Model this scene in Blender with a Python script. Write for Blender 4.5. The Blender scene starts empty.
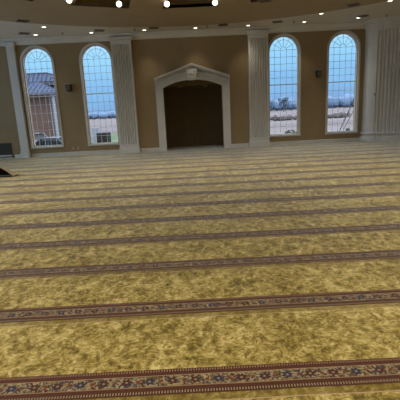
import bpy, bmesh, math, random
from mathutils import Vector, Matrix
random.seed(7)
S = bpy.context.scene
C = S.collection
PI = math.pi
D = 17.418            # front wall plane
ZC = 4.85             # soffit height
GZ = -1.0             # ground outside

# ------------------------------------------------------------------ materials
def new_mat(name):
    m = bpy.data.materials.new(name); m.use_nodes = True
    nt = m.node_tree; nt.nodes.clear()
    out = nt.nodes.new('ShaderNodeOutputMaterial')
    return m, nt, out

def P(name, col, rough=.6, var=.06, scale=8., metal=0., bump=0., bscale=60., sheen=0., spec=None):
    """painted / plain surface with gentle procedural variation"""
    m, nt, out = new_mat(name)
    b = nt.nodes.new('ShaderNodeBsdfPrincipled')
    nt.links.new(b.outputs[0], out.inputs[0])
    tc = nt.nodes.new('ShaderNodeTexCoord')
    n = nt.nodes.new('ShaderNodeTexNoise'); n.inputs['Scale'].default_value = scale; n.inputs['Detail'].default_value = 3
    nt.links.new(tc.outputs['Object'], n.inputs['Vector'])
    r = nt.nodes.new('ShaderNodeValToRGB')
    r.color_ramp.elements[0].position = .3; r.color_ramp.elements[1].position = .7
    r.color_ramp.elements[0].color = [c*(1-var) for c in col]+[1]
    r.color_ramp.elements[1].color = [min(1, c*(1+var)) for c in col]+[1]
    nt.links.new(n.outputs['Fac'], r.inputs[0]); nt.links.new(r.outputs[0], b.inputs['Base Color'])
    b.inputs['Roughness'].default_value = rough; b.inputs['Metallic'].default_value = metal
    if spec is not None: b.inputs['Specular IOR Level'].default_value = spec
    if sheen: b.inputs['Sheen Weight'].default_value = sheen
    if bump:
        n2 = nt.nodes.new('ShaderNodeTexNoise'); n2.inputs['Scale'].default_value = bscale
        nt.links.new(tc.outputs['Object'], n2.inputs['Vector'])
        bp = nt.nodes.new('ShaderNodeBump'); bp.inputs['Strength'].default_value = bump; bp.inputs['Distance'].default_value = .01
        nt.links.new(n2.outputs['Fac'], bp.inputs['Height']); nt.links.new(bp.outputs[0], b.inputs['Normal'])
    return m

def EM(name, col, st):
    m, nt, out = new_mat(name)
    e = nt.nodes.new('ShaderNodeEmission'); e.inputs[0].default_value = (*col, 1); e.inputs[1].default_value = st
    m.cycles.emission_sampling = 'NONE'   # the spot lights beside the lamps do the lighting
    nt.links.new(e.outputs[0], out.inputs[0]); return m

def glass_mat(name):
    m, nt, out = new_mat(name)
    t = nt.nodes.new('ShaderNodeBsdfTransparent'); t.inputs[0].default_value = (.97, .985, .99, 1)
    g = nt.nodes.new('ShaderNodeBsdfGlossy'); g.inputs['Roughness'].default_value = .02
    x = nt.nodes.new('ShaderNodeMixShader'); x.inputs[0].default_value = .015
    nt.links.new(t.outputs[0], x.inputs[1]); nt.links.new(g.outputs[0], x.inputs[2]); nt.links.new(x.outputs[0], out.inputs[0])
    return m

class N:
    """tiny expression helper over a node tree"""
    def __init__(s, nt): s.nt = nt
    def m(s, op, a, b=None, c=None, clamp=False):
        n = s.nt.nodes.new('ShaderNodeMath'); n.operation = op; n.use_clamp = clamp
        for i, v in enumerate((a, b, c)):
            if v is None: continue
            if isinstance(v, (int, float)): n.inputs[i].default_value = v
            else: s.nt.links.new(v, n.inputs[i])
        return n.outputs[0]
    def between(s, x, a, b):
        return s.m('MULTIPLY', s.m('GREATER_THAN', x, a), s.m('LESS_THAN', x, b))
    def mix(s, f, a, b):
        n = s.nt.nodes.new('ShaderNodeMix'); n.data_type = 'RGBA'
        for sock, v in ((n.inputs[0], f), (n.inputs[6], a), (n.inputs[7], b)):
            if isinstance(v, (int, float)): sock.default_value = v
            elif isinstance(v, tuple): sock.default_value = (*v, 1)
            else: s.nt.links.new(v, sock)
        return n.outputs[2]
    def noise(s, vec, scale, detail=2., rough=.5, dist=0.):
        n = s.nt.nodes.new('ShaderNodeTexNoise'); n.inputs['Scale'].default_value = scale
        n.inputs['Detail'].default_value = detail; n.inputs['Roughness'].default_value = rough; n.inputs['Distortion'].default_value = dist
        s.nt.links.new(vec, n.inputs['Vector']); return n
    def ramp(s, f, stops, interp='LINEAR'):
        n = s.nt.nodes.new('ShaderNodeValToRGB'); cr = n.color_ramp; cr.interpolation = interp
        while len(cr.elements) < len(stops): cr.elements.new(.5)
        for e, (p, c) in zip(cr.elements, stops): e.position = p; e.color = (*c, 1)
        s.nt.links.new(f, n.inputs[0]); return n.outputs[0]

ROW = .9635; ROW0 = 2.052
def carpet_mat():
    m, nt, out = new_mat('prayer_carpet'); e = N(nt)
    b = nt.nodes.new('ShaderNodeBsdfPrincipled'); nt.links.new(b.outputs[0], out.inputs[0])
    geo = nt.nodes.new('ShaderNodeNewGeometry'); pos = geo.outputs['Position']
    sp = nt.nodes.new('ShaderNodeSeparateXYZ'); nt.links.new(pos, sp.inputs[0])
    X, Y = sp.outputs[0], sp.outputs[1]
    wob = e.noise(pos, 1.3, 1.)
    Yw = e.m('ADD', Y, e.m('MULTIPLY', e.m('SUBTRACT', wob.outputs['Fac'], .5), .012))
    t = e.m('MULTIPLY', e.m('FRACT', e.m('ADD', e.m('DIVIDE', e.m('SUBTRACT', Yw, ROW0), ROW), 20.)), ROW)
    # --- gold field: leaf damask in two tones, with broad worn patches
    wv = e.noise(pos, 5.5, 2., .55)
    va = nt.nodes.new('ShaderNodeVectorMath'); va.operation = 'MULTIPLY_ADD'
    nt.links.new(wv.outputs['Color'], va.inputs[0]); va.inputs[1].default_value = (.16, .16, 0); nt.links.new(pos, va.inputs[2])
    vor = nt.nodes.new('ShaderNodeTexVoronoi'); vor.inputs['Scale'].default_value = 15.; vor.feature = 'F1'
    vm = nt.nodes.new('ShaderNodeMapping'); vm.inputs['Rotation'].default_value = (0, 0, .6); vm.inputs['Scale'].default_value = (1., .62, 1)
    nt.links.new(va.outputs[0], vm.inputs['Vector']); nt.links.new(vm.outputs[0], vor.inputs['Vector'])
    fine = e.noise(va.outputs[0], 30., 2., .6, 1.2)
    broad = e.noise(pos, 1.1, 3., .6)
    mid = e.noise(pos, 4.2, 3., .6, .8)
    leaf = e.noise(pos, 13., 2., .5, 2.6)
    k = e.m('MULTIPLY', vor.outputs['Distance'], .45)
    for src, wt in ((leaf, .85), (fine, 1.15), (broad, .5), (mid, .7)):
        k = e.m('ADD', k, e.m('MULTIPLY', e.m('SUBTRACT', src.outputs['Fac'], .5), wt))
    k = e.m('ADD', k, .22)
    field = e.ramp(k, [(.02, (.092, .064, .012)), (.30, (.225, .164, .036)), (.54, (.43, .335, .10)), (.82, (.70, .58, .26))])
    # --- border: colours
    red = (.088, .031, .017); dark = (.045, .014, .012); cream = (.34, .27, .17)
    pv = nt.nodes.new('ShaderNodeTexVoronoi'); pv.inputs['Scale'].default_value = 80.; nt.links.new(va.outputs[0], pv.inputs['Vector'])
    psep = nt.nodes.new('ShaderNodeSeparateColor'); nt.links.new(pv.outputs['Color'], psep.inputs[0])
    vine = e.ramp(psep.outputs[0], [(0, (.29, .23, .12)), (.28, (.15, .11, .04)), (.46, (.36, .30, .18)), (.62, (.075, .03, .022)), (.82, (.07, .065, .09))], 'CONSTANT')
    PER = .145
    ph = e.m('DIVIDE', X, PER); fx = e.m('MULTIPLY', e.m('SUBTRACT', e.m('FRACT', e.m('ADD', ph, 200.)), .5), PER)
    fy = e.m('SUBTRACT', t, .127)
    ang = e.m('ARCTAN2', fy, fx)
    rad = e.m('SQRT', e.m('ADD', e.m('MULTIPLY', fx, fx), e.m('MULTIPLY', fy, fy)))
    pet = e.m('ADD', .030, e.m('MULTIPLY', e.m('SINE', e.m('MULTIPLY', ang, 6.)), .006))
    fl = e.m('LESS_THAN', rad, pet); core = e.m('LESS_THAN', rad, .009)
    par = e.m('LESS_THAN', e.m('FRACT', e.m('ADD', e.m('DIVIDE', X, PER*3), 100.)), .3333)
    fcol = e.mix(par, (.070, .026, .024), (.040, .036, .062))
    fcol = e.mix(core, fcol, (.30, .22, .14))
    flor = e.mix(fl, vine, fcol)
    # half-step small blossoms
    gx = e.m('MULTIPLY', e.m('SUBTRACT', e.m('FRACT', e.m('ADD', ph, 200.5)), .5), PER)
    gy = e.m('SUBTRACT', t, e.m('ADD', .127, e.m('MULTIPLY', e.m('SINE', e.m('MULTIPLY', ph, PI)), .022)))
    gr = e.m('SQRT', e.m('ADD', e.m('MULTIPLY', gx, gx), e.m('MULTIPLY', gy, gy)))
    flor = e.mix(e.m('LESS_THAN', gr, .014), flor, (.17, .045, .035))
    dots = e.m('GREATER_THAN', e.m('SINE', e.m('MULTIPLY', X, 2*PI/.0175)), .1)
    col = field
    col = e.mix(e.between(t, ROW-.060, ROW), col, e.mix(.55, field, (.16, .11, .018)))   # plain olive strip in front of the border
    col = e.mix(e.between(t, ROW-.068, ROW-.060), col, (.50, .34, .22))                      # thin pinkish seam line
    band = e.m('LESS_THAN', t, .242)
    bc = red
    bcol = e.mix(e.between(t, .016, .037), red, e.mix(dots, dark, cream))
    bcol = e.mix(e.between(t, .072, .080), bcol, (.30, .19, .11))
    bcol = e.mix(e.between(t, .080, .176), bcol, flor)
    bcol = e.mix(e.between(t, .176, .182), bcol, (.38, .25, .15))
    bcol = e.mix(e.between(t, .216, .234), bcol, e.mix(dots, dark, (.34, .21, .14)))
    col = e.mix(band, col, bcol)
    nt.links.new(col, b.inputs['Base Color'])
    b.inputs['Roughness'].default_value = .75
    b.inputs['Specular IOR Level'].default_value = .15
    b.inputs['Sheen Weight'].default_value = .9; b.inputs['Sheen Roughness'].default_value = .21
    b.inputs['Sheen Tint'].default_value = (1, .98, .94, 1)
    pile = e.noise(pos, 260., 2.)
    bp = nt.nodes.new('ShaderNodeBump'); bp.inputs['Strength'].default_value = .5; bp.inputs['Distance'].default_value = .006
    nt.links.new(e.m('ADD', pile.outputs['Fac'], vor.outputs['Distance']), bp.inputs['Height']); nt.links.new(bp.outputs[0], b.inputs['Normal'])
    return m

def brick_mat():
    m, nt, out = new_mat('brick'); b = nt.nodes.new('ShaderNodeBsdfPrincipled'); nt.links.new(b.outputs[0], out.inputs[0])
    tc = nt.nodes.new('ShaderNodeTexCoord'); mp = nt.nodes.new('ShaderNodeMapping'); mp.inputs['Rotation'].default_value = (PI/2, 0, 0)
    br = nt.nodes.new('ShaderNodeTexBrick'); br.inputs['Scale'].default_value = 2.2
    br.inputs['Color1'].default_value = (.095, .055, .045, 1); br.inputs['Color2'].default_value = (.13, .073, .062, 1); br.inputs['Mortar'].default_value = (.17, .14, .13, 1)
    nt.links.new(tc.outputs['Object'], mp.inputs[0]); nt.links.new(mp.outputs[0], br.inputs['Vector']); nt.links.new(br.outputs[0], b.inputs['Base Color'])
    b.inputs['Roughness'].default_value = .9; return m

def roof_mat():
    m, nt, out = new_mat('standing_seam_metal'); b = nt.nodes.new('ShaderNodeBsdfPrincipled'); nt.links.new(b.outputs[0], out.inputs[0])
    tc = nt.nodes.new('ShaderNodeTexCoord'); w = nt.nodes.new('ShaderNodeTexWave'); w.bands_direction = 'X'; w.inputs['Scale'].default_value = .62
    w.inputs['Distortion'].default_value = 0
    nt.links.new(tc.outputs['Object'], w.inputs['Vector'])
    r = nt.nodes.new('ShaderNodeValToRGB'); r.color_ramp.elements[0].color = (.045, .060, .12, 1); r.color_ramp.elements[1].color = (.085, .115, .205, 1)
    r.color_ramp.elements[0].position = .12; r.color_ramp.elements[1].position = .45
    nt.links.new(w.outputs['Fac'], r.inputs[0]); nt.links.new(r.outputs[0], b.inputs['Base Color'])
    b.inputs['Roughness'].default_value = .9; b.inputs['Specular IOR Level'].default_value = 0; return m

def ground_mat():
    m, nt, out = new_mat('winter_field'); e = N(nt); b = nt.nodes.new('ShaderNodeBsdfPrincipled'); nt.links.new(b.outputs[0], out.inputs[0])
    geo = nt.nodes.new('ShaderNodeNewGeometry'); mp = nt.nodes.new('ShaderNodeMapping'); mp.inputs['Scale'].default_value = (.02, .09, 1)
    nt.links.new(geo.outputs['Position'], mp.inputs[0])
    n = e.noise(mp.outputs[0], 1., 5., .6)
    c = e.ramp(n.outputs['Fac'], [(.3, (.14, .132, .155)), (.5, (.19, .182, .21)), (.7, (.235, .235, .28))])
    nt.links.new(c, b.inputs['Base Color']); b.inputs['Roughness'].default_value = 1.; b.inputs['Specular IOR Level'].default_value = 0
    return m

M = dict(
    wall=P('tan_wall_paint', (.275, .198, .105), .75, .05, 2., bump=.05),
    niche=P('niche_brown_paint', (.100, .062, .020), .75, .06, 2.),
    trim=P('white_trim_paint', (0.5795, 0.5747, 0.5652), .5, .04, 3.),
    soffit=P('soffit_paint', (.50, .485, .46), .85, .03, 2.),
    ring=P('tan_ceiling_paint', (.30, .245, .175), .85, .04, 2.),
    coffer=P('dark_coffer_wood', (.15, .10, .035), .6, .12, 4.),
    carpet=carpet_mat(), glass=glass_mat('window_glass'),
    sash=P('white_window_vinyl', (.62, .63, .64), .4, .03, 6.),
    muntin=P('muntin_vinyl', (.74, .76, .78), .4, .03, 6.),
    black=P('black_plastic', (.022, .021, .021), .5, .1, 20.),
    grey=P('grey_metal', (.30, .28, .25), .45, .08, 15., metal=.3),
    vent=P('dark_vent_metal', (.09, .075, .06), .5, .08, 15.),
    grille=P('dark_bronze_grille', (.06, .055, .046), .7, .1, 12.),
    plate=P('ivory_plate', (.42, .36, .27), .5, .04, 20.),
    backing=P('dark_carpet_backing', (.022, .010, .008), .95, .2, 30.),
    flap=P('tan_carpet_pile', (.28, .22, .13), .95, .2, 25., bump=.3),
    lamp=EM('warm_lamp', (1., .93, .76), 5.), globe=EM('warm_globe', (1., .90, .70), 4.5),
    dimlamp=EM('dim_niche_lamp', (1., .8, .5), .2),
    brick=brick_mat(), roof=roof_mat(), ground=ground_mat(),
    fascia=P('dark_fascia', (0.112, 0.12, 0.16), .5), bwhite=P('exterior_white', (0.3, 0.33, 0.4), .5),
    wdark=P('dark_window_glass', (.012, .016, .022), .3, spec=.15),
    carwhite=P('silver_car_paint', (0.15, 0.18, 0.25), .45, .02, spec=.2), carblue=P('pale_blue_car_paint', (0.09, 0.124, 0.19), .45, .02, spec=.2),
    tyre=P('tyre_rubber', (.02, .02, .022), .9), leaf=P('shrub_leaves', (0.0306, 0.0544, 0.034), .9, .4, 6.),
    tree=P('haze_tinted_woodland', (0.1561, 0.2479, 0.4016), 1., .12, .35, spec=0), treed=P('haze_tinted_tree', (0.1063, 0.1742, 0.2656), 1., .25, .6, spec=0),  # blue-grey of distance haze is put straight into both tree colours
    scrub=P('dry_scrub', (0.132, 0.12, 0.1344), 1., .3, .6, spec=0), lawn=P('green_lawn', (0.13, 0.19, 0.136), 1., .15, .8, spec=0),
    acdark=P('dark_condenser', (0.0075, 0.0105, 0.0135), .8, .1), aclight=P('pale_cabinet', (0.306, 0.378, 0.468), .6, .05),
    wood=P('pole_wood', (0.13, 0.1105, 0.0975), .9, .2, 3.), wire=P('guy_cable', (.03, .035, .045), .8),
)

# ------------------------------------------------------------------ helpers
def link(name, bm, mat, parent=None, smooth=False):
    bmesh.ops.remove_doubles(bm, verts=bm.verts, dist=1e-5)
    bmesh.ops.recalc_face_normals(bm, faces=bm.faces)
    me = bpy.data.meshes.new(name); bm.to_mesh(me); bm.free()
    me.materials.append(M[mat] if isinstance(mat, str) else mat)
    if smooth:
        for p in me.polygons: p.use_smooth = True
    o = bpy.data.objects.new(name, me); C.objects.link(o)
    if parent is not None: o.parent = parent
    return o
def tag(o, label, cat, group=None):
    o['label'] = label; o['category'] = cat
    if group: o['group'] = group
    return o
def thing(name, label, cat, loc=(0, 0, 0), rz=0., group=None):
    o = bpy.data.objects.new(name, None); C.objects.link(o); o.location = loc; o.rotation_euler = (0, 0, rz)
    o.empty_display_size = .1
    return tag(o, label, cat, group)
def struct(name, bm, mat, parent=None, smooth=False):
    o = link(name, bm, mat, parent, smooth)
    if parent is None: o['kind'] = 'structure'
    return o
def dup(root, loc, rz, label, group=None):
    r = root.copy(); C.objects.link(r); r.location = loc; r.rotation_euler = (0, 0, rz); r['label'] = label
    if group: r['group'] = group
    for ch in root.children:
        c = ch.copy(); C.objects.link(c); c.parent = r
        for g in ch.children:
            d = g.copy(); C.objects.link(d); d.parent = c
    return r
def B(): return bmesh.new()
def box(bm, x0, x1, y0, y1, z0, z1):
    vs = [bm.verts.new((x, y, z)) for z in (z0, z1) for x, y in ((x0, y0), (x1, y0), (x1, y1), (x0, y1))]
    for f in ((0, 3, 2, 1), (4, 5, 6, 7), (0, 1, 5, 4), (1, 2, 6, 5), (2, 3, 7, 6), (3, 0, 4, 7)): bm.faces.new([vs[i] for i in f])
    return bm
def bevbox(bm, x0, x1, y0, y1, z0, z1, r=.01, seg=2):
    t = B(); box(t, x0, x1, y0, y1, z0, z1); bmesh.ops.bevel(t, geom=t.edges[:], offset=r, segments=seg, affect='EDGES', profile=.5)
    merge(bm, t)
def merge(bm, t):
    me = bpy.data.meshes.new('tmp'); t.to_mesh(me); t.free(); bm.from_mesh(me); bpy.data.meshes.remove(me)
def prism(bm, pts, a, b, f):
    """extrude a 2D outline between a and b; f(u, v, w) -> xyz"""
    lo = [bm.verts.new(f(u, v, a)) for u, v in pts]; hi = [bm.verts.new(f(u, v, b)) for u, v in pts]
    n = len(pts)
    bm.faces.new(lo); bm.faces.new(hi[::-1])
    for i in range(n): bm.faces.new((lo[i], lo[(i+1) % n], hi[(i+1) % n], hi[i]))
XZ = lambda u, v, w: (u, w, v)
XY = lambda u, v, w: (u, v, w)
YZ = lambda u, v, w: (w, u, v)
def bandstrip(bm, inner, outer, y0, y1, f=XZ):
    """a ribbon between two open outlines, solid between y0 and y1"""
    n = len(inner)
    for i in range(n-1):
        prism(bm, [inner[i], inner[i+1], outer[i+1], outer[i]], y0, y1, f)
def tube(bm, pts, r, seg=8):
    pts = [Vector(p) for p in pts]; rings = []
    for i, p in enumerate(pts):
        d = (pts[min(i+1, len(pts)-1)]-pts[max(i-1, 0)]).normalized()
        a = d.cross(Vector((0, 0, 1)) if abs(d.z) < .9 else Vector((1, 0, 0))).normalized(); b = d.cross(a)
        rr = r[i] if isinstance(r, (list, tuple)) else r
        rings.append([bm.verts.new(p+a*rr*math.cos(2*PI*k/seg)+b*rr*math.sin(2*PI*k/seg)) for k in range(seg)])
    for q, w in zip(rings, rings[1:]):
        for k in range(seg): bm.faces.new((q[k], q[(k+1) % seg], w[(k+1) % seg], w[k]))
    bm.faces.new(rings[0]); bm.faces.new(rings[-1][::-1])
def lathe(bm, prof, seg=24, c=(0, 0, 0)):
    """profile [(r, z)] about the z axis"""
    rings = []
    for r, z in prof:
        if r < 1e-6: rings.append([bm.verts.new((c[0], c[1], c[2]+z))])
        else: rings.append([bm.verts.new((c[0]+r*math.cos(2*PI*k/seg), c[1]+r*math.sin(2*PI*k/seg), c[2]+z)) for k in range(seg)])
    for q, w in zip(rings, rings[1:]):
        for k in range(seg):
            l = (k+1) % seg
            if len(q) == 1 and len(w) == 1: continue
            if len(q) == 1: bm.faces.new((q[0], w[k], w[l]))
            elif len(w) == 1: bm.faces.new((q[k], q[l], w[0]))
            else: bm.faces.new((q[k], q[l], w[l], w[k]))
def blob(bm, c, s, sub=2, jit=.25, rnd=random):
    t = B(); bmesh.ops.create_icosphere(t, subdivisions=sub, radius=1.)
    for v in t.verts:
        k = 1+rnd.uniform(-jit, jit); v.co = Vector((c[0]+v.co.x*s[0]*k, c[1]+v.co.y*s[1]*k, c[2]+v.co.z*s[2]*k))
    merge(bm, t)

# ------------------------------------------------------------------ room shell
XL, XR, YB = -11., 11., -5.2
WT = .30
WIN = [(-6.425, .625), (-3.955, .625), (3.89, .625), (6.40, .625)]     # centre x, half width of the glass
WZ0, WZ1 = .43, 4.50
def arch_pts(cx, hw, spring, n=20, rise=None):
    """left spring -> right spring over the crown"""
    if rise is None: return [(cx-hw*math.cos(PI*i/n), spring+hw*math.sin(PI*i/n)) for i in range(n+1)]
    R = (hw*hw+rise*rise)/(2*rise); a = math.asin(hw/R)
    return [(cx+R*math.sin(-a+2*a*i/n), spring+rise-R+R*math.cos(-a+2*a*i/n)) for i in range(n+1)]
NH, NSP, NRISE = 1.25, 2.64, .29     # niche opening: half width, spring, rise
def wall_openings(bm, x0, x1, z1, y0, y1, ops, f=XZ):
    """ops: (centre, half width, sill z, arch points)"""
    x = x0
    def slab(a, b, lo, hi):
        if b-a > 1e-4 and hi-lo > 1e-4: prism(bm, [(a, lo), (b, lo), (b, hi), (a, hi)], y0, y1, f)
    for c, hw, zb, ap in ops:
        slab(x, c-hw, 0, z1); slab(c-hw, c+hw, 0, zb)
        for (u0, v0), (u1, v1) in zip(ap, ap[1:]):
            prism(bm, [(u0, v0), (u1, v1), (u1, z1), (u0, z1)], y0, y1, f)
        x = c+hw
    slab(x, x1, 0, z1)
ops = sorted([(c, h, WZ0, arch_pts(c, h, WZ1-h)) for c, h in WIN]+[(0., NH, 0., arch_pts(0., NH, NSP, 16, NRISE))])
bm = B(); wall_openings(bm, XL, XR, ZC+.1, D, D+WT, ops); struct('wall_front', bm, 'wall')
SW = [(-2.2, .7), (.2, .7), (8.9, .7), (11.9, .7), (14.9, .7)]
sops = [(c, h, WZ0, arch_pts(c, h, WZ1-h)) for c, h in SW]
bm = B(); wall_openings(bm, YB, D+WT, ZC+.1, XL-WT, XL, sops, YZ); struct('wall_left', bm, 'wall')
bm = B(); wall_openings(bm, YB, D+WT, ZC+.1, XR, XR+WT, sops, YZ); struct('wall_right', bm, 'wall')
bops = [(c, .7, WZ0, arch_pts(c, .7, WZ1-.7)) for c in (-7.5, -4.5, 4.5, 7.5)]
bm = B(); wall_openings(bm, XL-WT, XR+WT, ZC+.1, YB-WT, YB, bops); struct('wall_back', bm, 'wall')
bm = B(); box(bm, XL-WT, XR+WT, YB-WT, D+1.75, -.12, 0); struct('floor', bm, 'carpet')

# ceiling: flat soffit with a round opening, a lower tan ring with trapezoid coffers, dome in the middle
CX, CY = .05, 6.35
RE = 9.72; NSEG = 16
def ringpt(r, a): return (CX+r*math.sin(a), CY+r*math.cos(a))
bm = B()
na = 64
for i in range(na):
    a0, a1 = 2*PI*i/na, 2*PI*(i+1)/na
    def outp(a):
        dx, dy = math.sin(a), math.cos(a)
        t = min([(XR+WT-CX)/dx if dx > 1e-9 else 1e9, (XL-WT-CX)/dx if dx < -1e-9 else 1e9, (D+WT-CY)/dy if dy > 1e-9 else 1e9, (YB-WT-CY)/dy if dy < -1e-9 else 1e9])
        return (CX+dx*t, CY+dy*t)
    # soffit reaches a little over the ring so no gap shows
    prism(bm, [ringpt(RE-.05, a0), ringpt(RE-.05, a1), outp(a1), outp(a0)], ZC, ZC+.12, XY)
for sx in (XL-WT, XR+WT):
    for sy in (D+WT, YB-WT):
        s = 3.; prism(bm, [(sx, sy), (sx-math.copysign(s, sx), sy), (sx, sy-math.copysign(s, sy-CY))], ZC+.01, ZC+.12, XY)
struct('ceiling', bm, 'soffit')
ZR = 4.79
HA = PI/NSEG
RO, RI = 6.98, 5.75       # apothems of the coffers' outer and inner edges
bm = B(); bc = B()
for k in range(NSEG):
    am = 2*PI*k/NSEG
    ex = Vector((math.cos(am), -math.sin(am))); er = Vector((math.sin(am), math.cos(am)))
    W = lambda u, r: tuple(Vector((CX, CY))+ex*u+er*r)
    ho, hi = .86, .64
    sO, sI = RO*math.tan(HA), RI*math.tan(HA)
    # outer part of the ring (fan out to the circle)
    n = 6
    arc = [ringpt(RE, am-HA+2*HA*j/n) for j in range(n+1)]
    prism(bm, [W(-sO, RO), W(-ho, RO), W(ho, RO), W(sO, RO)]+arc[::-1], ZR, ZR+.10, XY)
    prism(bm, [W(-sO, RO), W(-ho, RO), W(-hi, RI), W(-sI, RI)], ZR, ZR+.10, XY)
    prism(bm, [W(sO, RO), W(ho, RO), W(hi, RI), W(sI, RI)], ZR, ZR+.10, XY)
    r2 = 5.2; s2 = r2*math.tan(HA)
    prism(bm, [W(-sI, RI), W(-hi, RI), W(hi, RI), W(sI, RI), W(s2, r2), W(-s2, r2)], ZR, ZR+.10, XY)
    # recess
    q = [W(-ho, RO), W(ho, RO), W(hi, RI), W(-hi, RI)]
    t0 = [bc.verts.new((*p, ZR+.002)) for p in q]; t1 = [bc.verts.new((*p, ZR+.5)) for p in q]
    for j in range(4): bc.faces.new((t0[j], t0[(j+1) % 4], t1[(j+1) % 4], t1[j]))
    bc.faces.new(t1)
co = struct('ceiling_ring', bm, 'ring'); co.name = 'ceiling_ring'
link('coffer_lining', bc, 'coffer', co)
bm = B(); lathe(bm, [(5.22, ZR), (5.22, ZR+.7), (5.0, ZR+1.2), (4.2, ZR+2.3), (2.4, ZR+3.2), (0, ZR+3.5)], 48, (CX, CY, 0)); link('dome_shell', bm, 'ring', co, True)

# cornice + baseboard
def cornice_prof(s=1.):
    return [(0, 4.615), (-.05*s, 4.615), (-.055*s, 4.65), (-.09*s, 4.675), (-.12*s, 4.72), (-.19*s, 4.77), (-.23*s, 4.78), (-.24*s, ZC-.03), (-.27*s, ZC-.03), (-.27*s, ZC-.001), (0, ZC-.001)]
bm = B(); prism(bm, [(D+y, z) for y, z in cornice_prof()], XL, XR, YZ); struct('trim_1', bm, 'trim')
bm = B(); prism(bm, [(XL-y, z) for y, z in cornice_prof()], YB, D, lambda u, v, w: (u, w, v)); struct('trim_2', bm, 'trim')
bm = B(); prism(bm, [(XR+y, z) for y, z in cornice_prof()], YB, D, lambda u, v, w: (u, w, v)); struct('trim_3', bm, 'trim')
def base_prof(): return [(0, 0), (-.022, 0), (-.022, .105), (-.034, .11), (-.034, .135), (-.012, .15), (0, .15)]
bm = B()
for a, b in ((XL, -8.02), (-7.90, -7.60), (-7.16, -3.32), (-2.38, -1.57), (1.57, 2.33), (3.25, 7.30)):
    prism(bm, [(D+y, z) for y, z in base_prof()], a, b, YZ)
struct('baseboard_front', bm, 'trim')
bm = B(); prism(bm, [(XL-y, z) for y, z in base_prof()], YB, D, lambda u, v, w: (u, w, v)); struct('baseboard_left', bm, 'trim')
bm = B(); prism(bm, [(XR+y, z) for y, z in base_prof()], YB, D, lambda u, v, w: (u, w, v)); struct('baseboard_right', bm, 'trim')

# ------------------------------------------------------------------ windows
def off_outline(c, hw, sill, spring, d, n=20):
    """outline left sill -> arch -> right sill, grown outward by d"""
    return [(c-hw-d, sill)]+[(c-(hw+d)*math.cos(PI*i/n), spring+(hw+d)*math.sin(PI*i/n)) for i in range(n+1)]+[(c+hw+d, sill)]
def make_window(idx, c, hw, y, f=XZ, sgn=1, full=True):
    """y: room face of the wall; sgn +1 when outside lies at larger y"""
    sp = WZ1-hw; Y = lambda d: y+sgn*d
    def strip(bm, i, o, a, b): bandstrip(bm, off_outline(c, hw, WZ0, sp, i), off_outline(c, hw, WZ0, sp, o), Y(a), Y(b), f)
    bm = B(); strip(bm, -.004, .085, -.045, .0); strip(bm, .0, .03, -.06, -.045)
    prism(bm, [(c-hw-.085, WZ0-.075), (c+hw+.085, WZ0-.075), (c+hw+.085, WZ0), (c-hw-.085, WZ0)], Y(-.045), Y(0), f)
    prism(bm, [(c-hw-.1, WZ0-.035), (c+hw+.1, WZ0-.035), (c+hw+.1, WZ0-.001), (c-hw-.1, WZ0-.001)], Y(-.085), Y(-.045), f)
    w = struct('window_%d' % idx, bm, 'trim')
    bm = B(); strip(bm, -.036, -.002, .06, .13)
    prism(bm, [(c-hw, WZ0+.002), (c+hw, WZ0+.002), (c+hw, WZ0+.04), (c-hw, WZ0+.04)], Y(.06), Y(.13), f)
    link('window_frame', bm, 'sash', w)
    # muntins: five columns, rows of .33 m, sunburst over the spring bar
    bm = B(); ym = (Y(.085), Y(.10)); m = .0065
    def bar(p, q, t=m):
        a, b = Vector(p), Vector(q); d = (b-a).normalized(); nn = Vector((-d.y, d.x))*t
        prism(bm, [tuple(a-nn), tuple(b-nn), tuple(b+nn), tuple(a+nn)], ym[0], ym[1], f)
    cw = 2*hw/5; bz = WZ1-.55
    rail = WZ0+2.12
    for j in range(1, 5):
        x = c-hw+cw*j; bar((x, WZ0+.03), (x, bz))
    rh = (bz-rail)/5
    for j in range(0, 5): bar((c-hw+.02, bz-rh*j), (c+hw-.02, bz-rh*j))
    rl = (rail-WZ0)/6
    for j in range(1, 6): bar((c-hw+.02, WZ0+rl*j), (c+hw-.02, WZ0+rl*j))
    def arcbar(r, n=14):
        pts = [(c-r*math.cos(PI*i/n), bz+r*math.sin(PI*i/n)) for i in range(n+1)]
        for p, q in zip(pts, pts[1:]): bar(p, q)
    arcbar(1.5*cw+.03); arcbar(.5*cw)
    for a in (30, 60, 90, 120, 150):
        u = Vector((math.cos(math.radians(a)), math.sin(math.radians(a)))); o = Vector((c, bz))
        L = .545 if a == 90 else (.53 if a in (60, 120) else .52)
        bar(tuple(o+u*.5*cw), tuple(o+u*L))
    link('muntin_grid', bm, 'muntin', w)
    bm = B(); prism(bm, [(c-hw+.01, rail-.018), (c+hw-.01, rail-.018), (c+hw-.01, rail+.018), (c-hw+.01, rail+.018)], Y(.07), Y(.12), f); link('meeting_rail', bm, 'muntin', w)
    bm = B(); op = off_outline(c, hw, WZ0+.01, sp, -.015); prism(bm, op, Y(.102), Y(.106), f); link('glass_pane', bm, 'glass', w)
    return w
n = 1
for c, h in WIN: make_window(n, c, h, D); n += 1
for c, h in SW: make_window(n, c, h, XL, YZ, -1); n += 1
for c, h in SW: make_window(n, c, h, XR, YZ, 1); n += 1
for c in (-7.5, -4.5, 4.5, 7.5): make_window(n, c, .7, YB, XZ, -1); n += 1

# ------------------------------------------------------------------ niche behind the arch
bm = B(); ND = 1.30
box(bm, -NH-.25, -NH-.05, D+WT, D+WT+ND, 0, 3.2); box(bm, NH+.05, NH+.25, D+WT, D+WT+ND, 0, 3.2)
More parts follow.
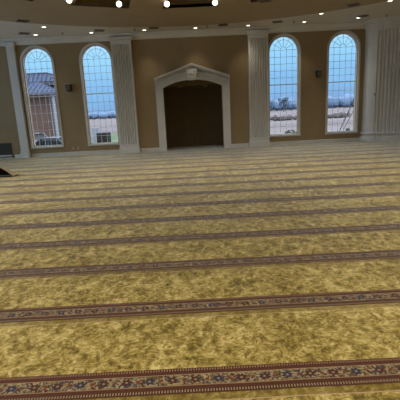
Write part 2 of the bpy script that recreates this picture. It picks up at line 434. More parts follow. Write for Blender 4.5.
# gently curved back wall
pts = [(-NH-.25+(2*NH+.5)*i/16, D+WT+ND-.34*(2*i/16-1)**2) for i in range(17)]
prism(bm, pts+[(NH+.25, D+WT+ND+.15), (-NH-.25, D+WT+ND+.15)], 0, 3.2, XY)
box(bm, -NH-.25, NH+.25, D+WT, D+WT+ND+.15, 2.72, 3.2)
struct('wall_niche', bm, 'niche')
# surround
t = thing('niche_surround', 'white pedimented arch surround framing the dark niche in the middle of the tan wall', 'arch', (0, D, 0))
def A(f): return lambda u, v, w: f(u, v, w)
OUT = 1.553
for s in (-1, 1):
    bm = B()
    a, b = sorted((s*NH, s*OUT)); box(bm, a, b, -.07, 0, .0, 2.98)
    a, b = sorted((s*(NH+.05), s*(OUT-.05))); box(bm, a, b, -.085, -.07, .22, 2.62)
    a, b = sorted((s*(NH-.0), s*(OUT+.017))); box(bm, a, b, -.105, -.0, .0, .20)
    a, b = sorted((s*(OUT-.06), s*(OUT+.015))); box(bm, a, b, -.095, 0, .20, 3.02)
    o = link('jamb', bm, 'trim', t)
arc_i = arch_pts(0, NH, NSP, 20, NRISE); arc_o = arch_pts(0, OUT-.06, NSP+.20, 20, NRISE+.12)
bm = B(); bandstrip(bm, arc_i, arc_o, -.10, 0)
arc_m = arch_pts(0, NH+.02, NSP+.01, 20, NRISE+.01); arc_n = arch_pts(0, NH+.06, NSP+.05, 20, NRISE+.02); bandstrip(bm, arc_m, arc_n, -.13, -.10)
arc_m = arch_pts(0, OUT-.13, NSP+.155, 20, NRISE+.10); bandstrip(bm, arc_m, arc_o, -.17, -.10)
link('archivolt', bm, 'trim', t)
bm = B()
top = [(-OUT, 3.03), (0, 3.565), (OUT, 3.03)]
ped = [(-OUT, 2.95)]+[(x, z+.002) for x, z in arc_o]+[(OUT, 2.95), (OUT, 3.0), (0, 3.535), (-OUT, 3.0)]
ao = [(x, z) for x, z in arc_o]
for (x0, z0), (x1, z1) in zip(ao, ao[1:]):
    zt = lambda x: 3.535-(3.535-3.0)*abs(x)/OUT
    if zt((x0+x1)/2) > (z0+z1)/2: prism(bm, [(x0, z0), (x1, z1), (x1, max(z1+.002, zt(x1))), (x0, max(z0+.002, zt(x0)))], -.03, 0, XZ)
link('tympanum', bm, 'trim', t)
bm = B()
for s in (-1, 1):
    d = (Vector((0, 3.575))-Vector((s*(OUT+.03), 3.04))); nn = Vector((-d.y, d.x)).normalized()*(1 if s < 0 else -1)
    def rk(lo, hi, y):
        a0, a1 = Vector((s*(OUT+.03), 3.04)), Vector((0, 3.575))
        k0, k1 = lo/abs(nn.y), hi/abs(nn.y)
        prism(bm, [(a0.x, a0.y-k0), (a1.x, a1.y-k0), (a1.x, a1.y-k1), (a0.x, a0.y-k1)], y, 0, XZ)
    rk(0, .06, -.24); rk(.06, .10, -.18); rk(.10, .15, -.11)
link('raking_cornice', bm, 'trim', t)
bm = B(); prism(bm, [(-.155, 2.90), (.155, 2.90), (.23, 3.36), (-.23, 3.36)], -.21, 0, XZ); ks = link('keystone', bm, 'trim', t)
bm = B()
lathe_t = B(); lathe(lathe_t, [(0, .03), (.03, .028), (.045, .012), (.05, 0)], 12)
for v in lathe_t.verts: v.co = Vector((v.co.x, -.21-v.co.z, 3.17+v.co.y))
merge(bm, lathe_t)
for k in range(8):
    a = 2*PI*k/8
    blob(bm, (.085*math.cos(a), -.212, 3.17+.085*math.sin(a)), (.03, .016, .03), 1, .05)
for s in (-1, 1): blob(bm, (s*.07, -.212, 3.03), (.035, .014, .05), 1, .05)
link('carved_rosette', bm, 'trim', ks)
# niche fittings
def lamp_obj(name, label, cat, loc, r, lampmat, group=None):
    t = thing(name, label, cat, loc, 0, group)
    bm = B(); lathe(bm, [(r*.62, .0), (r*.70, -.012), (r, -.012), (r*1.02, 0), (r*.62, 0)], 20); link('trim_ring', bm, 'trim', t, True)
    bm = B(); lathe(bm, [(0, -.006), (r*.5, -.007), (r*.66, -.002), (r*.66, .0), (0, 0)], 20); link('lamp_lens', bm, lampmat, t, True)
    return t
lamp_obj('niche_downlight', 'dim recessed light in the niche ceiling, nearer the parked cars', 'downlight', (-.57, D+.95, 2.717), .09, 'dimlamp')
lamp_obj('niche_downlight', 'dim recessed light in the niche ceiling, farther from the parked cars', 'downlight', (.58, D+.95, 2.717), .09, 'dimlamp')

# ------------------------------------------------------------------ pilasters
def flute_section(w, dep, nf, edge, fd=.065, seg=6):
    """outline (x, y), front at y = -dep, flutes cut into the front"""
    pts = [(-w/2, 0), (-w/2, -dep)]
    fw = (w-2*edge)/nf
    for i in range(nf):
        x0 = -w/2+edge+fw*i; a, b = x0+fw*.12, x0+fw*.88
        for j in range(seg+1):
            u = j/seg; pts.append((a+(b-a)*u, -dep+fd*math.sin(PI*u)))
    pts += [(w/2, -dep), (w/2, 0)]
    return pts
def pilaster(label, x, w, dep, nf, zb=.365):
    t = thing('fluted_pilaster' if nf else 'plain_pilaster', label, 'pilaster', (x, D, 0))
    bm = B()
    prism(bm, flute_section(w, dep, nf, w*.06) if nf else [(-w/2, 0), (-w/2, -dep), (w/2, -dep), (w/2, 0)], zb, 4.42, XY); link('shaft', bm, 'trim', t)
    bm = B(); h = w/2
    bevbox(bm, -h-.035, h+.035, -dep-.06, 0, 0, .20, .008)
    bevbox(bm, -h-.022, h+.022, -dep-.045, 0, .20, .25, .02, 3)
    box(bm, -h-.008, h+.008, -dep-.015, 0, .25, .325)
    bevbox(bm, -h-.02, h+.02, -dep-.035, 0, .325, zb, .018, 3)
    link('base', bm, 'trim', t)
    bm = B(); bevbox(bm, -h-.012, h+.012, -dep-.02, 0, 4.42, 4.455, .012)
    box(bm, -h, h, -dep, 0, 4.455, 4.56); bevbox(bm, -h-.03, h+.03, -dep-.035, 0, 4.56, 4.61, .015, 3); bevbox(bm, -h-.05, h+.05, -dep-.055, 0, 4.61, 4.72, .01)
    link('capital', bm, 'trim', t)
    return t
pilaster('fluted white pilaster between the niche and the window that shows the dark cabinet outside', -2.85, .815, .215, 7)
pilaster('fluted white pilaster between the niche and the window that shows a low dark shrub', 2.79, .815, .215, 7)
pilaster('narrow plain white pilaster beside the window that shows brick and parked cars', -7.39, .32, .17, 0, .24)
# big bowed column on the other end
t = thing('bowed_column', 'wide bowed white column with many flutes at the end of the front wall', 'column', (8.72, D, 0))
def bow(h, dep, n=60):
    # rounded corner, then a gently bowed front
    cx, cy = .42, dep-.22
    half = [(-h+cx*(1-math.cos(PI/2*i/16)), -cy*math.sin(PI/2*i/16)) for i in range(17)]
    w = h-cx
    half += [(-w*math.cos(PI/2*i/16), -cy-.22*math.sin(PI/2*i/16)) for i in range(1, 17)]
    return half+[(-x, y) for x, y in half[-2::-1]]
def bow_fluted(h, dep):
    base = bow(h, dep); out = []; L = [0]
    for p, q in zip(base, base[1:]): L.append(L[-1]+math.dist(p, q))
    tot = L[-1]; fw = .14; s0 = .70
    nf = int((tot-2*s0)/fw); s0 = (tot-nf*fw)/2
    def at(s):
        s = min(max(s, 0), tot)
        import bisect
        i = min(max(bisect.bisect(L, s)-1, 0), len(base)-2); u = (s-L[i])/max(1e-9, L[i+1]-L[i])
        p = Vector(base[i]).lerp(Vector(base[i+1]), u); d = (Vector(base[i+1])-Vector(base[i])).normalized()
        return p, Vector((-d.y, d.x))
    for k in range(11): out.append(tuple(at(s0*k/10)[0]))
    for i in range(nf):
        for j in range(1, 9):
            u = j/8; p, nn = at(s0+fw*(i+u))
            dpt = .055*math.sin(PI*min(1, u/.78)) if u < .78 else 0
            out.append(tuple(p+nn*dpt))
    for k in range(1, 11): out.append(tuple(at(tot-s0+s0*k/10)[0]))
    return out
BH, BD = 1.43, .93
bm = B(); prism(bm, bow_fluted(BH, BD), .40, 4.42, XY); link('shaft', bm, 'trim', t)
bm = B()
for e_, z0, z1 in ((.08, 0, .19), (.045, .19, .24), (.005, .24, .33), (.07, .33, .40)): prism(bm, bow(BH+e_, BD+e_), z0, z1, XY)
link('base', bm, 'trim', t)
bm = B()
for e_, z0, z1 in ((.015, 4.42, 4.46), (.0, 4.46, 4.56), (.03, 4.56, 4.61), (.07, 4.61, 4.70), (.13, 4.70, 4.78), (.2, 4.78, ZC-.001)): prism(bm, bow(BH+e_, BD+e_), z0, z1, XY)
link('capital', bm, 'trim', t)
bm = B(); bevbox(bm, -.04, .04, -.02, 0, -.06, .06, .006); o = link('control_plate', bm, 'grey'); tag(o, 'small grey control plate on the plain edge of the bowed column', 'switch'); o.location = (7.52, D-.62, 1.95); o.rotation_euler = (0, 0, -.9)

# ------------------------------------------------------------------ wall fittings
def speaker(label, x, z):
    t = thing('wall_speaker', label, 'speaker', (x, D, z))
    bm = B(); tb = B(); box(tb, -.105, .105, -.24, -.06, -.15, .13)
    for v in tb.verts:
        if v.co.z < 0: v.co.x *= .86; v.co.y += .03
    bmesh.ops.bevel(tb, geom=tb.edges[:], offset=.012, segments=2, affect='EDGES'); merge(bm, tb); link('cabinet', bm, 'black', t)
    bm = B(); box(bm, -.11, .11, -.25, -.05, .132, .15); link('top_plate', bm, 'trim', t)
    bm = B(); box(bm, -.05, .05, -.012, 0, -.07, .09); tube(bm, [(0, -.01, .02), (0, -.07, .02)], .02); link('bracket', bm, 'black', t)
    bm = B(); box(bm, -.08, .08, -.236, -.232, -.10, .10); link('grille_cloth', bm, 'vent', t)
    return t
speaker('small black wall speaker between the window with cars and the window with the dark cabinet', -5.19, 2.84)
speaker('small black wall speaker between the window with the shrub and the window with slanting cables', 5.32, 2.93)
for x, lb in ((-5.345, 'small ivory outlet low on the wall, closer to the window with cars'), (-5.125, 'small ivory outlet low on the wall, closer to the dark-cabinet window')):
    t = thing('wall_outlet', lb, 'outlet', (x, D, .305))
    bm = B(); bevbox(bm, -.036, .036, -.008, 0, -.057, .057, .003); link('cover_plate', bm, 'plate', t)
    for z in (-.025, .025):
        bm = B(); box(bm, -.014, .014, -.0095, -.008, z-.012, z+.012); link('socket', bm, 'black', t)
for x, lb in ((-.01, 'tiny outlet low on the dark niche wall, first of the close pair'), (.23, 'tiny outlet low on the dark niche wall, second of the close pair')):
    yb = D+WT+ND-.34*(x/(NH+.25))**2
    bm = B(); bevbox(bm, -.036, .036, -.008, 0, -.05, .05, .003); o = link('niche_outlet', bm, 'black'); o.location = (x, yb-.001, .30); tag(o, lb, 'outlet')
t = thing('return_air_grille', 'dark louvred return air grille low on the wall beside the plain pilaster', 'grille', (-8.46, D, .37))
bm = B(); bandstrip(bm, [(-.43, -.28), (-.43, .25), (.43, .25), (.43, -.28), (-.43, -.28)], [(-.48, -.33), (-.48, .30), (.48, .30), (.48, -.33), (-.48, -.33)], -.025, 0); link('grille_frame', bm, 'grille', t)
bm = B()
for k in range(15):
    z = -.265+.0345*k; prism(bm, [(-.022, z), (-.004, z+.02), (-.002, z+.018), (-.02, z-.002)], -.43, .43, YZ)
link('louvres', bm, 'grille', t)
bm = B(); box(bm, -.43, .43, -.002, 0, -.28, .25); link('duct_backing', bm, 'grille', t)
for x, lb in ((-.93, 'small pale floor light in the niche beside the jamb nearer the cars'), (.88, 'small pale floor light in the niche beside the jamb nearer the shrub')):
    t = thing('floor_uplight', lb, 'light', (x, D+1.05, 0))
    bm = B(); lathe(bm, [(0, 0), (.07, 0), (.07, .03), (.055, .06), (.05, .06), (.045, .05), (0, .05)], 14); link('housing', bm, 'plate', t)
    bm = B(); lathe(bm, [(0, .051), (.044, .051), (0, .054)], 14); link('lens', bm, 'grey', t)

# ------------------------------------------------------------------ ceiling fittings
DL = [(-6.05, 16.66, 'between the plain pilaster and the window with cars'), (-3.89, 16.76, 'above the window with the dark cabinet'),
      (-1.79, 16.74, 'above the tan wall beside the pilaster nearer the cars'), (.23, 16.80, 'above the point of the arch'),
      (2.33, 16.81, 'above the fluted pilaster on the shrub side'), (4.52, 16.65, 'above the window with the shrub'),
      (6.54, 16.36, 'above the window with slanting cables'), (-5.25, 15.36, 'set forward of the row, over the window with cars'),
      (4.78, 15.33, 'set forward of the row, between the shrub and cable windows'), (6.60, 13.95, 'set forward of the row, nearest the bowed column')]
for x, y, w in DL: lamp_obj('recessed_downlight', 'round recessed soffit light '+w, 'downlight', (x, y, ZC-.001), .115, 'lamp', 'recessed lights round the soffit')
SLOT = [(-6.35, 16.30, ZC, 'beside the corner light near the plain pilaster'), (-3.49, 16.41, ZC, 'beside the light over the dark-cabinet window'), (-1.38, 16.41, ZC, 'beside the light over the tan wall'),
        (1.31, 16.46, ZC, 'between the arch light and the pilaster light'), (3.41, 16.38, ZC, 'above the shrub window'), (6.62, 16.08, ZC, 'beside the light over the cable window'),
        (-5.47, 14.05, ZR, 'in the tan ring on the cars side'), (5.42, 14.0, ZR, 'in the tan ring on the column side'), (2.32, 12.93, ZR, 'in the tan ring at the top edge of the picture')]
def vent(x, y, z, w):
    t = thing('ceiling_vent', 'dark square ceiling air vent '+w, 'vent', (x, y, z-.001), math.atan2(-(x-CX), y-CY), 'ceiling vents')
    bm = B(); s = .19; bandstrip(bm, [(-s+.03, -s+.03), (-s+.03, s-.03), (s-.03, s-.03), (s-.03, -s+.03), (-s+.03, -s+.03)], [(-s, -s), (-s, s), (s, s), (s, -s), (-s, -s)], -.012, 0, XY); link('vent_frame', bm, 'vent', t)
    bm = B()
    for k in range(7):
        y_ = -s+.05+k*.047; prism(bm, [(y_, -.001), (y_+.02, -.012), (y_+.024, -.011), (y_+.004, -.001)], -s+.03, s-.03, YZ)
    link('vanes', bm, 'vent', t)
    bm = B(); box(bm, -s+.03, s-.03, -s+.03, s-.03, -.0008, 0); link('duct_backing', bm, 'black', t)
for a in SLOT: vent(*a)
SPR = [(-4.96, 16.55, 'over the speaker on the cars side'), (-2.13, 16.45, 'over the pilaster on the cars side'), (.69, 16.55, 'just past the arch light'), (4.05, 16.40, 'over the shrub window'), (7.53, 16.10, 'over the bowed column edge')]
for x, y, w in SPR:
    t = thing('ceiling_sprinkler', 'tiny dark fire sprinkler head on the soffit '+w, 'sprinkler', (x, y, ZC), 0, 'soffit sprinklers')
    bm = B(); lathe(bm, [(0, 0), (.045, 0), (.04, -.012), (.015, -.016), (.012, -.04), (0, -.04)], 14); link('escutcheon', bm, 'vent', t)
    bm = B()
    for s in (-1, 1): tube(bm, [(s*.011, 0, -.035), (s*.02, 0, -.055), (s*.006, 0, -.075)], .004, 6)
    lathe(bm, [(0, -.075), (.03, -.076), (.03, -.08), (0, -.08)], 12); link('deflector', bm, 'vent', t)
GL = [(-3.18, 11.53, 'hanging at the outer end of the angled dark coffer'), (-1.96, 12.16, 'hanging at the inner end of the angled dark coffer'),
      (-.62, 12.40, 'hanging at the cars-side end of the middle dark coffer'), (.78, 12.49, 'hanging at the shrub-side end of the middle dark coffer')]
GZL = 4.69
for x, y, w in GL:
    t = thing('pendant_globe_lamp', 'bright round globe lamp '+w, 'lamp', (x, y, GZL), 0, 'globe lamps at the coffers')
    bm = B(); lathe(bm, [(0, -.078), (.039, -.068), (.068, -.039), (.078, 0), (.068, .039), (.039, .068), (.02, .075), (0, .075)], 20); link('globe', bm, 'globe', t, True)
    bm = B(); lathe(bm, [(0, .072), (.022, .072), (.022, .12), (.010, .13), (.010, .598), (0, .598)], 12); link('stem', bm, 'vent', t)

# ------------------------------------------------------------------ loose carpet flap
t = thing('carpet_flap', 'loose carpet edge humped off the floor over a dark hollow before the grille', 'carpet', (-5.40, 11.62, 0), .02)
prof = [(0, .004), (-.06, .05), (-.14, .12), (-.22, .19), (-.31, .255), (-.42, .305), (-.55, .335), (-.72, .35), (-.9, .345), (-1.1, .31), (-1.3, .23), (-1.45, .12), (-1.55, .004)]
vd = [(0, 1), (.06, 1), (.14, .96), (.22, .84), (.29, .58), (.35, .25), (.40, .06), (.43, .0)]
th = .03
def sheet(bm, dz):
    g = [[bm.verts.new((x, v, max(.004+dz, z*k+dz))) for x, z in prof] for v, k in vd]
    for i in range(len(g)-1):
        for j in range(len(prof)-1): bm.faces.new((g[i][j], g[i][j+1], g[i+1][j+1], g[i+1][j]))
    return g
bm = B(); g = sheet(bm, th); e0 = [bm.verts.new((x, -.002, max(.002, z))) for x, z in prof]
for j in range(len(prof)-1): bm.faces.new((g[0][j], g[0][j+1], e0[j+1], e0[j]))
link('pile', bm, 'flap', t, True)
bm = B(); sheet(bm, 0); link('backing', bm, 'backing', t, True)
bm = B(); box(bm, -1.5, -.1, .01, .2, .001, .004); link('underlay', bm, 'backing', t)

# ------------------------------------------------------------------ outside
bm = B(); box(bm, -600, 600, D+2.2, 700, GZ-.5, GZ); box(bm, -600, 600, -600, -6.2, GZ-.5, GZ); box(bm, -600, -11.8, -6.2, D+2.2, GZ-.5, GZ); box(bm, 11.8, 600, -6.2, D+2.2, GZ-.5, GZ)
struct('ground', bm, 'ground')
bm = B(); bmesh.ops.create_grid(bm, x_segments=14, y_segments=10, size=1.)
for v in bm.verts: v.co = Vector((-9.2+v.co.x*2.6, 48+v.co.y*11, GZ+.02+random.uniform(0, .03)))
o = link('lawn_grass', bm, 'lawn'); o['kind'] = 'stuff'; tag(o, 'patch of green lawn behind the dark cabinet outside', 'grass')

# brick building with two hipped metal roofs
t = thing('brick_building', 'low brick building with grey hipped metal roofs seen through the window behind the cars', 'building', (0, 0, 0))
bx0, bx1, by0, by1 = -24., -14.75, 45.0, 56.
bm = B(); box(bm, bx0, bx1, by0, by1, GZ, 4.15); link('brick_wall', bm, 'brick', t)
def hip(x0, x1, y0, y1, z0, z1, run, ridge):
    bm = B()
    b = [bm.verts.new(p) for p in ((x0, y0, z0), (x1, y0, z0), (x1, y1, z0), (x0, y1, z0))]
    tp = [bm.verts.new(p) for p in ((x0+run, y0+run, z1), (x1-run, y0+run, z1), (x1-run, y1-run, z1), (x0+run, y1-run, z1))]
    for i in range(4): bm.faces.new((b[i], b[(i+1) % 4], tp[(i+1) % 4], tp[i]))
    bm.faces.new(tp); bm.faces.new(b[::-1]); return bm
lr = link('lower_roof', hip(-24.6, -14.72, 44.1, 57, 4.32, 5.62, 2.6, 0), 'roof', t)
bm = B(); box(bm, -24.6, -14.72, 44.05, 57., 4.10, 4.32); link('gutter', bm, 'fascia', lr)
bm = B(); box(bm, -22., -15.9, 47.4, 53, 5.3, 5.72); link('roof_curb', bm, 'fascia', t)
link('upper_roof', hip(-22.2, -15.75, 47.2, 53.2, 5.70, 6.72, 1.1, 0), 'roof', t)
bm = B(); box(bm, -21.2, -16.8, 48.2, 52.2, 6.72, 6.80); link('ridge_cap', bm, 'fascia', t)
bm = B(); box(bm, -15.26, -15.02, 44.38, 44.62, GZ, 4.1); box(bm, -15.32, -14.96, 44.32, 44.68, GZ, GZ+.3); box(bm, -15.32, -14.96, 44.32, 44.68, 3.9, 4.1); link('porch_post', bm, 'bwhite', t)
bm = B(); tube(bm, [(-15.7, 44.92, GZ), (-15.7, 44.92, 4.1)], .06); link('downspout', bm, 'bwhite', t)

# cars
def car(label, paint, loc, rz):
    t = thing('car', label, 'car', loc, rz)
    def loft(secs, sy):   # sections along x: (x, half width, zlow, zhigh)
        bm = B(); rings = []
        for x, hw, zl, zh in secs:
            r = .28*(zh-zl)
            rings.append([bm.verts.new(p) for p in ((x, -hw*.94, zl), (x, -hw, zl+r), (x, -hw*.97, zh-r), (x, -hw*.82, zh), (x, hw*.82, zh), (x, hw*.97, zh-r), (x, hw, zl+r), (x, hw*.94, zl))])
        for q, w in zip(rings, rings[1:]):
            for k in range(8): bm.faces.new((q[k], q[(k+1) % 8], w[(k+1) % 8], w[k]))
        bm.faces.new(rings[0]); bm.faces.new(rings[-1][::-1]); return bm
    body = link('body', loft([(-2.3, .72, .42, .72), (-2.2, .84, .28, .86), (-1.5, .9, .22, .96), (-.6, .91, .2, .95), (.6, .91, .2, .93), (1.3, .9, .22, .88), (2.0, .85, .26, .78), (2.28, .72, .36, .62)], 0), paint, t, True)
    link('cabin_glass', loft([(-1.75, .70, .88, .94), (-1.15, .70, .9, 1.36), (-.5, .70, .9, 1.42), (.15, .70, .9, 1.38), (.95, .72, .86, .92)], 0), 'wdark', t)
    bm = B()
    prism(bm, [(-1.2, -.60), (.2, -.60), (.2, .60), (-1.2, .60)], 1.385, 1.44, XY)
    for s in (-1, 1):
        tube(bm, [(-1.78, s*.70, .93), (-1.12, s*.62, 1.41)], .045, 6); tube(bm, [(.98, s*.72, .9), (.18, s*.62, 1.41)], .045, 6); tube(bm, [(-.45, s*.70, .93), (-.45, s*.62, 1.41)], .04, 6)
    link('roof', bm, paint, t)
    for x in (-1.4, 1.42):
        for s in (-1, 1):
            bm = B(); lathe(bm, [(0, -.1), (.26, -.1), (.33, -.07), (.33, .07), (.26, .1), (0, .1)], 20)
            for v in bm.verts: v.co = Vector((x+v.co.x, s*.84+v.co.z, .33+v.co.y))
            w = link('wheel', bm, 'tyre', t)
            bm = B(); lathe(bm, [(0, .105), (.2, .105), (.2, .1), (0, .1)], 12)
            for v in bm.verts: v.co = Vector((x+v.co.x, s*(.84+v.co.z), .33+v.co.y))
            link('hub_cap', bm, 'grey', w)
    for s in (-1, 1):
        bm = B(); bevbox(bm, 2.12, 2.24, s*.62-.14, s*.62+.14, .56, .68, .03); link('headlight', bm, 'bwhite', t)
        bm = B(); bevbox(bm, .72, .86, s*.98-.08, s*.98+.08, .92, 1.03, .02); link('mirror', bm, paint, t)
    return t
car('silver car with a dark windscreen parked beyond the window, nearer the plain pilaster', 'carwhite', (-14.1, 34.2, GZ), 2.5)
car('pale blue car parked closest to the window, in front of the silver one', 'carblue', (-9.25, 25.6, GZ), 2.75)

# cabinets outside the second window
t = thing('air_conditioner_unit', 'dark square air conditioner cabinet on the lawn outside the window', 'air conditioner', (-6.40, 28.2, GZ))
bm = B()
for sx in (-1, 1):
    for sy in (-1, 1): box(bm, sx*.36-.04, sx*.36+.04, sy*.36-.04, sy*.36+.04, .06, 1.38)
box(bm, -.4, .4, -.4, .4, 1.36, 1.44); box(bm, -.4, .4, -.4, .4, .06, .16); link('casing', bm, 'acdark', t)
bm = B(); box(bm, -.35, .35, -.35, .35, .16, 1.36); link('coil', bm, 'black', t)
bm = B(); 
for z in (.5, .9): box(bm, -.37, .37, -.385, -.37, z-.02, z+.02)
for x in (-.12, .12): box(bm, x-.015, x+.015, -.385, -.37, .16, 1.36)
link('guard_bars', bm, 'acdark', t)
bm = B(); box(bm, -.41, .41, -.45, .45, 0, .06); link('concrete_pad', bm, 'plate', t)
t = thing('utility_cabinet', 'pale blue-grey utility cabinet standing beside the dark air conditioner outside', 'cabinet', (-7.06, 28.6, GZ))
bm = B(); bevbox(bm, -.22, .22, -.22, .22, 0, 1.74, .02); link('body', bm, 'aclight', t)
bm = B(); bevbox(bm, -.25, .25, -.25, .25, 1.74, 1.79, .015); link('lid', bm, 'aclight', t)
bm = B(); box(bm, -.18, .18, -.232, -.22, .15, 1.6); d = link('door', bm, 'aclight', t)
bm = B(); box(bm, .10, .13, -.25, -.232, .8, .95); link('handle', bm, 'acdark', d)

def shrub(label, loc, s):
    t = thing('shrub', label, 'shrub', loc)
    rr = random.Random(hash(round(loc[0]*10)) & 255)
    bm = B()
    for k in range(26):
        a = rr.uniform(0, 2*PI); r = math.sqrt(rr.random()); h = rr.uniform(.35, 1)*(1-.45*r)
        blob(bm, (math.cos(a)*r*s[0], math.sin(a)*r*s[1], h*s[2]), (.17*s[0], .17*s[1], .17*s[2]), 1, .35, rr)
    link('foliage', bm, 'leaf', t)
    bm = B()
    for k in range(6):
        a = 2*PI*k/6; tube(bm, [(0, 0, 0), (math.cos(a)*s[0]*.5, math.sin(a)*s[1]*.5, s[2]*.7)], [.03, .012], 6)
    link('stems', bm, 'wood', t)
shrub('low dark green shrub outside the window next to the fluted pilaster', (9.35, 38.5, GZ), (.72, .6, .42))
shrub('small dark shrub outside at the foot of the slanting cables', (11.55, 30.0, GZ), (.3, .3, .95))

# utility pole with two guy cables
t = thing('utility_pole', 'utility pole outside with two slanting guy cables crossing the end window', 'pole', (17.6, 40., GZ))
bm = B(); tube(bm, [(0, 0, 0), (0, 0, 9.5)], [.16, .11], 12); link('pole', bm, 'wood', t)
bm = B(); box(bm, -1.2, 1.2, -.06, .06, 8.6, 8.75); link('crossarm', bm, 'wood', t)
bm = B(); tube(bm, [(-.05, 0, 6.65), (-3.06, 0, 0)], .05, 8); link('guy_cable', bm, 'wire', t)
bm = B(); tube(bm, [(-.05, .3, 4.9), (-2.6, .3, 0)], .03, 8); link('guy_cable', bm, 'wire', t)

rr = random.Random(3)
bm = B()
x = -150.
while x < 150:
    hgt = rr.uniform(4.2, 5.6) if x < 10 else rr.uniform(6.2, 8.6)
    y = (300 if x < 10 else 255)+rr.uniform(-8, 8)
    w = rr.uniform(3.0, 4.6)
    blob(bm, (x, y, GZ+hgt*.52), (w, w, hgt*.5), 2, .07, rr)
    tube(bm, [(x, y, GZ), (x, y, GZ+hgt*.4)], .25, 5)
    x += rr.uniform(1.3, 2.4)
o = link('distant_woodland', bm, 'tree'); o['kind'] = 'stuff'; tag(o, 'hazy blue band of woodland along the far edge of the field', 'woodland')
def tree(label, loc, h, w):
    t = thing('bare_tree', label, 'tree', loc)
    bm = B(); tube(bm, [(0, 0, 0), (.1, 0, h*.3), (0, .1, h*.7)], [.3, .22, .08], 8)
    for k in range(7):
        a = k*2.4; z = h*(.3+.07*k); tube(bm, [(0, 0, z), (math.cos(a)*w*.6, math.sin(a)*w*.6, z+h*.18)], [.09, .03], 5)
    link('trunk', bm, 'wood', t)
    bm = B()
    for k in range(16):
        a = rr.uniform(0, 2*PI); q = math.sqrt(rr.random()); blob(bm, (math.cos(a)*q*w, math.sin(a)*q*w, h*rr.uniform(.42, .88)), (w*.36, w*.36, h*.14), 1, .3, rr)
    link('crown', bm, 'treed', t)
tree('dark bushy tree in front of the far woodland, behind the shrub window, the taller one', (44.5, 200, GZ), 7.2, 2.4)
tree('dark bushy tree in front of the far woodland, behind the shrub window, the shorter one', (38.2, 204, GZ), 6.3, 2.2)
bm = B(); x = 8.
while x < 42:
    blob(bm, (x, 76+rr.uniform(-1, 1), GZ+.45), (rr.uniform(.4, .8), .5, rr.uniform(.4, .62)), 1, .3, rr); x += rr.uniform(.35, .8)
o = link('dry_scrub', bm, 'scrub'); o['kind'] = 'stuff'; tag(o, 'dark line of dry scrub across the field behind the shrub', 'scrub')

# ------------------------------------------------------------------ world + lights
w = bpy.data.worlds.new('overcast_dusk'); S.world = w; w.use_nodes = True; nt = w.node_tree; nt.nodes.clear(); e = N(nt)
out = nt.nodes.new('ShaderNodeOutputWorld'); bg = nt.nodes.new('ShaderNodeBackground'); nt.links.new(bg.outputs[0], out.inputs[0])
tc = nt.nodes.new('ShaderNodeTexCoord'); sp = nt.nodes.new('ShaderNodeSeparateXYZ'); nt.links.new(tc.outputs['Generated'], sp.inputs[0])
mp = nt.nodes.new('ShaderNodeMapping'); mp.inputs['Scale'].default_value = (1, 1, 5); nt.links.new(tc.outputs['Generated'], mp.inputs[0])
cl = e.noise(mp.outputs[0], 3., 4., .55)
zz = e.m('ADD', sp.outputs[2], e.m('MULTIPLY', e.m('SUBTRACT', cl.outputs['Fac'], .5), .10))
sky = e.ramp(e.m('ADD', e.m('MULTIPLY', zz, 2.), .1), [(0, (.14, .22, .36)), (.11, (.15, .28, .49)), (.22, (.17, .36, .60)), (.36, (.24, .49, .70)), (.50, (.42, .62, .82)), (.62, (.85, .93, 1.)), (1., (1., 1., 1.))])
nt.links.new(sky, bg.inputs[0])
# an overcast sky is several times brighter overhead than near the horizon
lift = e.m('MULTIPLY', e.m('MULTIPLY', e.m('SUBTRACT', sp.outputs[2], .17), 2.2, clamp=True), 1.3)
nt.links.new(e.m('ADD', lift, 1.55), bg.inputs[1])

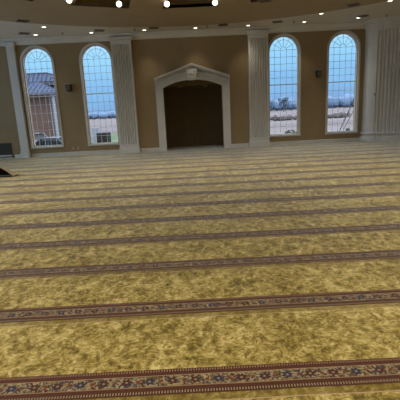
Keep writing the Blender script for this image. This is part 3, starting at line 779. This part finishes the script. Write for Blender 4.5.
def spot(loc, power, ang, size, col=(1., .885, .70), blend=1., aim=(0, 0, -1)):
    l = bpy.data.lights.new('ceiling_light', 'SPOT'); l.energy = power; l.spot_size = math.radians(ang); l.spot_blend = blend; l.shadow_soft_size = size; l.color = col
    o = bpy.data.objects.new('ceiling_light', l); C.objects.link(o); o.location = loc
    o.rotation_euler = Vector(aim).to_track_quat('-Z', 'Y').to_euler()
for k in range(NSEG):
    am = 2*PI*k/NSEG
    for u in (-.78, .78):
        x = CX+math.cos(am)*u+math.sin(am)*6.0; y = CY-math.sin(am)*u+math.cos(am)*6.0
        spot((x, y, 4.52), 121, 150, .25)
for x, y, _ in DL: spot((x, y, ZC-.05), 55, 80, .06)

# added area lamps outside the unseen left windows, standing in for daylight
for c, h in SW:
    l = bpy.data.lights.new('window_fill_lamp', 'AREA'); l.shape = 'RECTANGLE'; l.size = 2*h; l.size_y = WZ1-WZ0; l.energy = 210; l.color = (.46, .72, 1.)
    o = bpy.data.objects.new('window_fill_lamp', l); C.objects.link(o); o.location = (XL-WT-.25, c, (WZ0+WZ1)/2)
    o.rotation_euler = Vector((1, 0, 0)).to_track_quat('-Z', 'Z').to_euler()

# ------------------------------------------------------------------ camera
pi_, ro_, ya_ = [math.radians(v) for v in (12.7725, 2.7976, .2767)]
ex = Vector((math.cos(ya_), -math.sin(ya_), 0)); ey = Vector((math.sin(ya_), math.cos(ya_), 0)); ez = Vector((0, 0, 1))
fw = math.cos(pi_)*ey-math.sin(pi_)*ez; eu = math.sin(pi_)*ey+math.cos(pi_)*ez
R = math.cos(ro_)*ex-math.sin(ro_)*eu; U = math.sin(ro_)*ex+math.cos(ro_)*eu
cd = bpy.data.cameras.new('camera'); cam = bpy.data.objects.new('camera', cd); C.objects.link(cam)
mat = Matrix((R, U, -fw)).transposed().to_4x4(); mat.translation = (0, 0, 1.65); cam.matrix_world = mat
cd.sensor_width = 36.; cd.lens = 394.96/400*36.; cd.clip_end = 2000.; cd.clip_start = .05
S.camera = cam
S.view_settings.view_transform = 'Standard'; S.view_settings.look = 'None'; S.view_settings.exposure = 0.; S.view_settings.gamma = 1.
S.view_settings.use_curve_mapping = False
S.cycles.use_denoising = True
S.cycles.max_bounces = 6; S.cycles.diffuse_bounces = 4; S.cycles.transparent_max_bounces = 12
